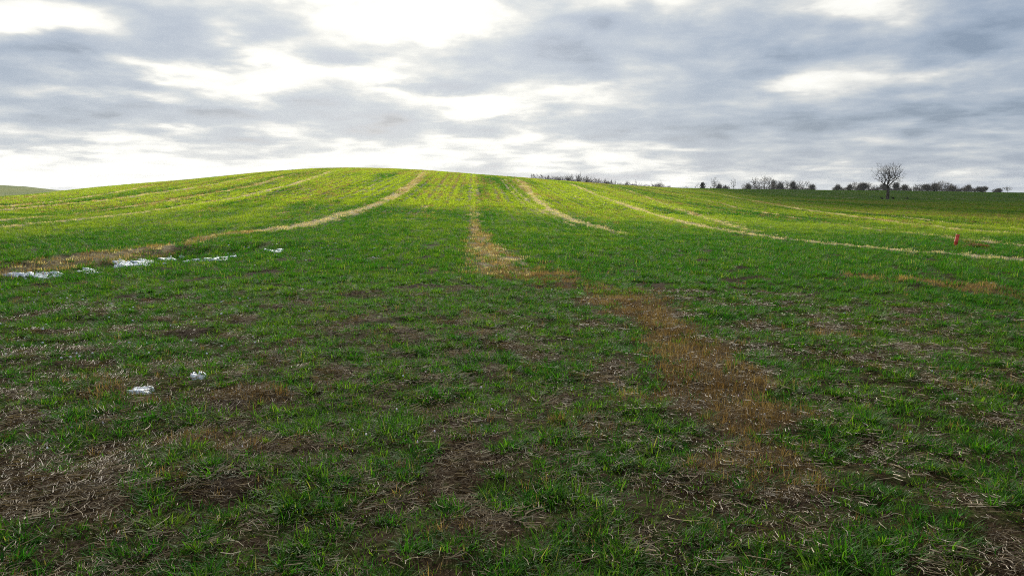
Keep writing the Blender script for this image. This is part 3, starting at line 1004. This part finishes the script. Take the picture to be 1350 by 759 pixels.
# (column, top row, half width in photograph pixels, shape)
ROWS = {
    ('hedge right of the hilltop', 330): [
        (703, 236.5, 3, 'bush'), (711, 236.5, 4, 'bush'), (717, 233.5, 3.5, 'slim'), (722, 236, 3.5, 'dark'), (727, 235.6, 3, 'dark'),
        (732, 234.6, 4, 'bush'), (736.5, 232, 3.5, 'slim'), (740, 234.5, 4, 'bush'), (748, 232.3, 6.5, 'dark'),
        (755, 235.5, 4, 'bush'), (763.5, 233, 5.2, 'dark'), (773, 233.2, 5, 'bush'), (779, 231, 3, 'tall'),
        (784, 233.5, 5, 'round'), (789, 236.5, 4.5, 'dark'), (793, 236, 3, 'slim'), (797, 239.5, 4, 'bush'), (802.5, 240.5, 4, 'dark')],
    ('row left of the evergreen', 420): [
        (809, 242, 3.5, 'round'), (817, 244, 4, 'dark'), (822, 241.5, 2.5, 'slim'), (826, 240.5, 2.2, 'bush'), (832, 238.5, 4.5, 'tall'),
        (838.5, 238, 5, 'tall'), (845, 240.5, 4, 'round'), (853, 246, 5, 'bush'), (858, 241, 4, 'slim'), (862, 243, 3.5, 'bush'),
        (868, 242, 4, 'bush'), (872, 239, 4.5, 'tall'), (881, 244, 4, 'round'), (905, 245.5, 4, 'round')],
    ('loose trees around the evergreen', 460): [
        (920.5, 240.5, 4, 'slim'), (929, 240, 4, 'slim'), (941.5, 234, 4, 'tall'), (948, 243.5, 4.5, 'dark'), (956.5, 246, 3, 'bush'), (966.5, 234.5, 3, 'slim')],
    ('grove left of the lone tree', 470): [
        (981, 240, 4, 'slim'), (987, 243.5, 3, 'dark'), (994, 232.5, 5.5, 'tall'), (1000, 236, 4, 'round'), (1007.5, 231.5, 5, 'tall'),
        (1014, 233, 5, 'tall'), (1018, 239, 4, 'bush'), (1024, 239, 6, 'spread'), (1030, 241, 5.5, 'dark'), (1037.5, 237, 4, 'tall'),
        (1046, 241, 5, 'dark'), (1053.5, 238.5, 5, 'round'), (1058.5, 241, 3.5, 'slim'), (1064, 237, 3.5, 'slim'), (1071, 245, 3, 'bush')],
    ('thicket behind the lone tree', 500): [
        (1104, 245.5, 3.5, 'bush'), (1112, 247, 3, 'slim'), (1121, 245, 3.5, 'bush'), (1126, 240, 3, 'tall'), (1133, 243, 5, 'dark'),
        (1139, 243, 5, 'dark'), (1145, 241, 3.5, 'tall'), (1150, 244, 3, 'slim'), (1156, 243.5, 6.5, 'round'), (1166, 244, 5, 'bush'),
        (1181, 243.5, 4.5, 'dark'), (1188, 246, 3.5, 'slim'), (1192, 245.3, 3, 'bush'), (1198, 246, 4, 'round')],
    ('row right of the lone tree', 500): [
        (1208, 243.5, 5, 'round'), (1214, 242, 6, 'round'), (1222, 245, 4, 'bush'), (1231, 244, 5, 'dark'), (1239, 238.5, 8, 'spread'),
        (1248, 241.5, 7, 'spread'), (1256, 245.5, 5, 'bush'), (1266.5, 247, 6, 'round'), (1275, 246.5, 5, 'bush'), (1281.5, 247, 4.5, 'slim'),
        (1294, 249, 5, 'dark'), (1311, 249.3, 4, 'round'), (1316, 251, 3, 'dark'), (1328, 246.8, 5, 'tall')],
}


def horizon_trees():
    look = {'bush': ('grey twiggy bush', 'bush', 'bush'), 'dark': ('dark dense bush', 'bush', 'bush'),
            'slim': ('thin bare tree', 'bare_tree', 'tree'), 'tall': ('tall bare tree', 'bare_tree', 'tree'),
            'round': ('low round bare tree', 'bare_tree', 'tree'), 'spread': ('wide spreading bare tree', 'bare_tree', 'tree')}
    s = 300
    for (row, dist), items in ROWS.items():
        for i, (px, top, hw, kd) in enumerate(items):
            s += 1
            g = random.Random(s)
            r = dist + g.uniform(-18, 18)
            x, y, z = polar(px, r)
            h = CAMZ + r * (HZ - top) / F - z
            w = hw * r / F * (1.05 if kd in ('bush', 'dark') else 1.15)
            nm = look[kd][1]
            if kd in ('bush', 'dark'):
                o = dense_bush(nm, (x, y, z), h, w, s, M_bark3 if kd == 'dark' else M_bark2, n=1300 if kd == 'dark' else 900, size=1.1)
            else:
                o = bare_tree(nm, (x, y, z), h, w * 1.05, kd, s, M_bark if g.random() < .6 else M_bark2, .045)
            tag(o, '%s, %s from the left in the %s' % (look[kd][0], ORD[i], row), look[kd][2], 'trees and bushes along the horizon')
    # undergrowth along each row
    for k, (x0, x1, top0, top1, r) in enumerate([(700, 812, 4.0, 4.2, 345), (814, 884, 2.2, 1.8, 430), (936, 962, 1.5, 1.5, 470), (978, 1074, 2.8, 2.4, 480),
                                                 (1098, 1202, 3.0, 3.4, 510), (1204, 1300, 4.0, 3.0, 510)]):
        g = np.random.default_rng(700 + k)
        V, Q = [], []
        cx, cy, cz = polar((x0 + x1) / 2, r)
        cols = np.array([c[0] for c in CREST]); ceh = np.array([c[1] for c in CREST])
        for i in range(int((x1 - x0) * 55)):
            px = g.uniform(x0, x1); rr = r + g.uniform(-5, 5)
            x, y, z = polar(px, rr)
            up = (top0 + (top1 - top0) * (px - x0) / (x1 - x0)) * (.35 + 1.2 * float(vnoise(np.array(px * .35), np.array(k * 3.3), 5)))
            zt = CAMZ + rr * (HZ - np.interp(px, cols, ceh) + up) / F
            q = g.random() ** .7
            c = np.array([x - cx, y - cy, z + (zt - z) * q - cz])
            d = g.normal(0, 1, 3); d[2] = abs(d[2]) + .3; d /= np.linalg.norm(d)
            sz = g.uniform(.5, 1.3)
            sd = np.cross(d, g.normal(0, 1, 3)); sd /= np.linalg.norm(sd); sd *= .06
            b = len(V); V += [c - sd, c + sd, c + d * sz + sd * .4, c + d * sz - sd * .4]; Q.append([b, b + 1, b + 2, b + 3])
        me = np_mesh('hedge', V, quads=Q, smooth=False); me.materials.append(M_bark3)
        o = link(bpy.data.objects.new('hedge', me)); o.location = (cx, cy, cz)
        tag(o, ['low bare hedge just right of the hilltop', 'low bare undergrowth between hilltop and evergreen', 'short strip of scrub right of the evergreen',
                'dark undergrowth below the grove left of the lone tree', 'low hedge behind the lone tree', 'low hedge right of the lone tree'][k], 'hedge', 'hedges along the horizon')
    x, y, z = polar(926, 400)
    h = CAMZ + 400 * (HZ - 242) / F - z
    o = dense_bush('evergreen_tree', (x, y, z), h, 2.3 * 400 / F, 5, M_ever, n=1600, oval=True, size=.55)
    tag(o, 'small near-black oval evergreen standing alone on the horizon', 'evergreen')
    # two clumps of weeds at the foot of the lone tree
    for k, (px, py, hw, hh) in enumerate([(1177.5, 263, 1.6, 2.0), (1196, 262.5, 3.5, 2.0), (1163, 262.5, 3.0, 1.7)]):
        gx, gy = ground_at(px, py)
        rr = math.hypot(gx, gy)
        o = dense_bush('weed_clump', (gx, gy, float(height(gx, gy))), hh * rr / F, hw * rr / F, 900 + k, M_ever if k == 0 else M_weed, n=260, size=.22)
        tag(o, ['dark weed clump just right of the lone tree foot', 'low green weed clump well right of the lone tree',
                'low green weed clump just left of the lone tree foot'][k], 'weeds', 'weed clumps beside the lone tree')


M_weed = plain('weed_leaves', (.07, .10, .03), (.04, .06, .02), 4)
horizon_trees()

# ---------------------------------------------------------------- red post and the heap of dry grass beside it
def red_post():
    x, y = ground_at(1259, 325)
    z = float(height(x, y))
    r = math.hypot(x, y); hgt = 14.5 * r / F; rad = 1.9 * r / F
    e = link(bpy.data.objects.new('marker_post', None)); e.location = (x, y, z)
    e.rotation_euler = (R(-2), R(11), 0)
    k = 20

    def ringmesh(prof, name, m):
        V, Q = [], []
        for (rr, zz) in prof:
            for i in range(k):
                t = 2 * math.pi * i / k
                V.append((rr * math.cos(t), rr * math.sin(t), zz))
        for s in range(len(prof) - 1):
            for i in range(k):
                j = (i + 1) % k
                Q.append([s * k + i, s * k + j, (s + 1) * k + j, (s + 1) * k + i])
        me = np_mesh(name, V, quads=Q); me.materials.append(m)
        return link(bpy.data.objects.new(name, me), e)
    ringmesh([(rad, -.12), (rad, hgt * .40), (rad * 1.03, hgt * .41), (rad * 1.03, hgt * .45), (rad, hgt * .46), (rad, hgt * .9)], 'shaft', M_red)
    ringmesh([(rad * 1.04, hgt * .88), (rad * 1.10, hgt * .90), (rad * 1.10, hgt * .985), (rad * 1.0, hgt), (rad * .8, hgt * 1.0),
              (rad * .76, hgt * .97), (.001, hgt * .965)], 'cap', M_redend)
    tag(e, 'short leaning red pipe marker post standing in the green field', 'marker post')
    # heap
    hx, hy = ground_at(1287, 327)
    hz = float(height(hx, hy))
    g = np.random.default_rng(3)
    V, Q, B = [], [], []
    for i in range(900):
        a = g.random() * 6.28; q = math.sqrt(g.random())
        c = np.array([math.cos(a) * q * .34, math.sin(a) * q * .2, 0])
        c[2] = .10 * (1 - q * q) * g.random() + .005
        t = g.random() * 6.28; el = g.uniform(-.2, .7); L = g.uniform(.05, .13)
        d = np.array([math.cos(t) * math.cos(el), math.sin(t) * math.cos(el), math.sin(el)])
        sd = np.cross(d, [0, 0, 1.]) * .005 + np.array([0, 0, .002])
        b = len(V); V += [c - sd, c + sd, c + d * L + sd, c + d * L - sd]; Q.append([b, b + 1, b + 2, b + 3]); B += [g.random()] * 4
    me = np_mesh('dry_grass_heap', V, quads=Q, smooth=False); attr(me, 'bv', B); me.materials.append(M_heap)
    o = link(bpy.data.objects.new('dry_grass_heap', me)); o.location = (hx, hy, hz)
    tag(o, 'low heap of dry brown grass lying right of the red post', 'dry grass')


M_heap = blade_material('heap_straw', (.26, .15, .06), (.26, .15, .06), (.42, .32, .17), .15, .7, .2)
red_post()

# ---------------------------------------------------------------- snow remnants
def snow_patch(px0, px1, py0, py1, seed, label, thr=.50, hmax=.05, group=None, name='snow_patch', lift=.03):
    a = ground_at((px0 + px1) / 2, py1); b = ground_at((px0 + px1) / 2, py0)
    cx, cy = (a[0] + b[0]) / 2, (a[1] + b[1]) / 2
    r = math.hypot(cx, cy)
    wx = (px1 - px0) / F * r / 2; wy = max(math.hypot(a[0] - b[0], a[1] - b[1]) / 2, wx * .45)
    wy = min(wy, wx * 1.3)
    cell = max(.012, min(wx, wy) / 34)
    nx, ny = int(2 * wx / cell), int(2 * wy / cell)
    gx, gy = np.meshgrid(np.linspace(-wx, wx, nx), np.linspace(-wy, wy, ny))
    e = 1 - np.clip((gx / wx) ** 2 + (gy / wy) ** 2, 0, 1)
    fx = max(4.2, 1.3 / wx)
    n = fbm(gx * fx + seed * 3.1, gy * fx * 1.3 + gx * fx * .4, 200 + seed, 4, .62)
    f = n - thr - (1 - e) ** 2 * .32
    h = np.minimum(np.clip(f, 0, None) / .07, 1) ** .6 * hmax
    base = height(cx + gx, cy + gy)
    z = base + np.where(f > 0, h + lift, np.clip(f * 2.5, -.06, 0) + lift * np.exp(f * 60) - .004)
    V = np.stack([gx.ravel(), gy.ravel(), (z - base.mean()).ravel()], 1)
    idx = np.arange(nx * ny).reshape(ny, nx)
    keep = e > .01
    kq = keep[:-1, :-1] & keep[1:, :-1] & keep[:-1, 1:] & keep[1:, 1:]
    q = np.stack([idx[:-1, :-1], idx[:-1, 1:], idx[1:, 1:], idx[1:, :-1]], -1)[kq]
    us = np.unique(q); rm = -np.ones(nx * ny, int); rm[us] = np.arange(len(us))
    me = np_mesh(name, V[us], quads=rm[q]); me.materials.append(M_snow)
    o = link(bpy.data.objects.new(name, me)); o.location = (cx, cy, float(base.mean()))
    tag(o, label, 'snow', group)
    return o


G = 'patches of old snow left on the grass'
snow_patch(164, 208, 511, 523, 1, 'white snow lump among brown stalks at lower left', .50, .012, G, lift=.010)
snow_patch(246, 274, 490, 508, 2, 'small broken snow lump behind and right of the nearest one', .51, .010, G, lift=.010)
snow_patch(0, 34, 358, 367, 3, 'faint snow remnant at the far left end of the bank', .54, .013, G, lift=.02)
snow_patch(30, 86, 357, 369, 4, 'bright snow patch near the left end of the grassy bank', .515, .013, G, lift=.02)
snow_patch(98, 142, 352, 363, 5, 'small snow patch on the bank, second from the left', .50, .013, G, lift=.02)
snow_patch(146, 218, 336, 358, 6, 'long broken snow patch near the middle of the bank', .50, .013, G, lift=.022)
snow_patch(208, 262, 328, 350, 7, 'large bright snow patch right of the middle of the bank', .49, .013, G, lift=.025)
snow_patch(260, 312, 331, 349, 8, 'streaky snow patch at the right end of the bank', .49, .013, G, lift=.022)
snow_patch(332, 378, 322, 338, 9, 'thin crumbs of snow beyond the right end of the bank', .56, .013, G, lift=.022)


def snow_flecks():
    spots = []
    g = np.random.default_rng(12)
    for _ in range(70):
        spots.append((g.uniform(0, 420), g.uniform(375, 480)))
    for _ in range(45):
        spots.append((g.uniform(300, 520), g.uniform(318, 345)))
    for _ in range(60):
        spots.append((g.uniform(0, 1350), g.uniform(340, 600)))
    V, Q = [], []
    for px, py in spots:
        x, y = ground_at(px, py)
        z = float(height(x, y)) + .035
        r = math.hypot(x, y); s = g.uniform(.4, 1.3) * r / F
        k = 7; b = len(V)
        V.append((x, y, z + s * .25))
        a0 = g.random() * 6
        for ring, (q, zz) in enumerate(((.6, .2), (1, 0))):
            for i in range(k):
                t = a0 + 6.283 * i / k
                rr = s * q * g.uniform(.6, 1.2)
                V.append((x + rr * math.cos(t) * 1.4, y + rr * math.sin(t) * .8, z + s * zz - (.012 if ring else 0)))
        for i in range(k):
            j = (i + 1) % k
            Q.append([b, b, b + 1 + i, b + 1 + j])
            Q.append([b + 1 + i, b + 1 + k + i, b + 1 + k + j, b + 1 + j])
    Q = np.array(Q)
    tr = Q[Q[:, 0] == Q[:, 1]][:, 1:]; qd = Q[Q[:, 0] != Q[:, 1]]
    me = np_mesh('snow_flecks', V, quads=qd, tris=tr); me.materials.append(M_snow)
    o = link(bpy.data.objects.new('snow_flecks', me))
    tag(o, 'tiny white snow crumbs scattered over the grass', 'snow', kind='stuff')


snow_flecks()


# ---------------------------------------------------------------- thin winter haze
def build_haze():
    V = [(x, y, z) for z in (-13.0, 18.0) for x, y in ((-1550, -1550), (1550, -1550), (1550, 1550), (-1550, 1550))]
    Q = [(3, 2, 1, 0), (4, 5, 6, 7), (0, 1, 5, 4), (1, 2, 6, 5), (2, 3, 7, 6), (3, 0, 4, 7)]
    me = np_mesh('haze', V, quads=Q, smooth=False)
    m, T = mat('haze_air')
    v = T.n('ShaderNodeVolumePrincipled', {'Color': (.86, .90, .95, 1), 'Density': .00012, 'Anisotropy': .3})
    T.n('ShaderNodeOutputMaterial', {1: v.outputs[0]})
    me.materials.append(m)
    o = link(bpy.data.objects.new('haze', me))
    tag(o, kind='stuff')


build_haze()
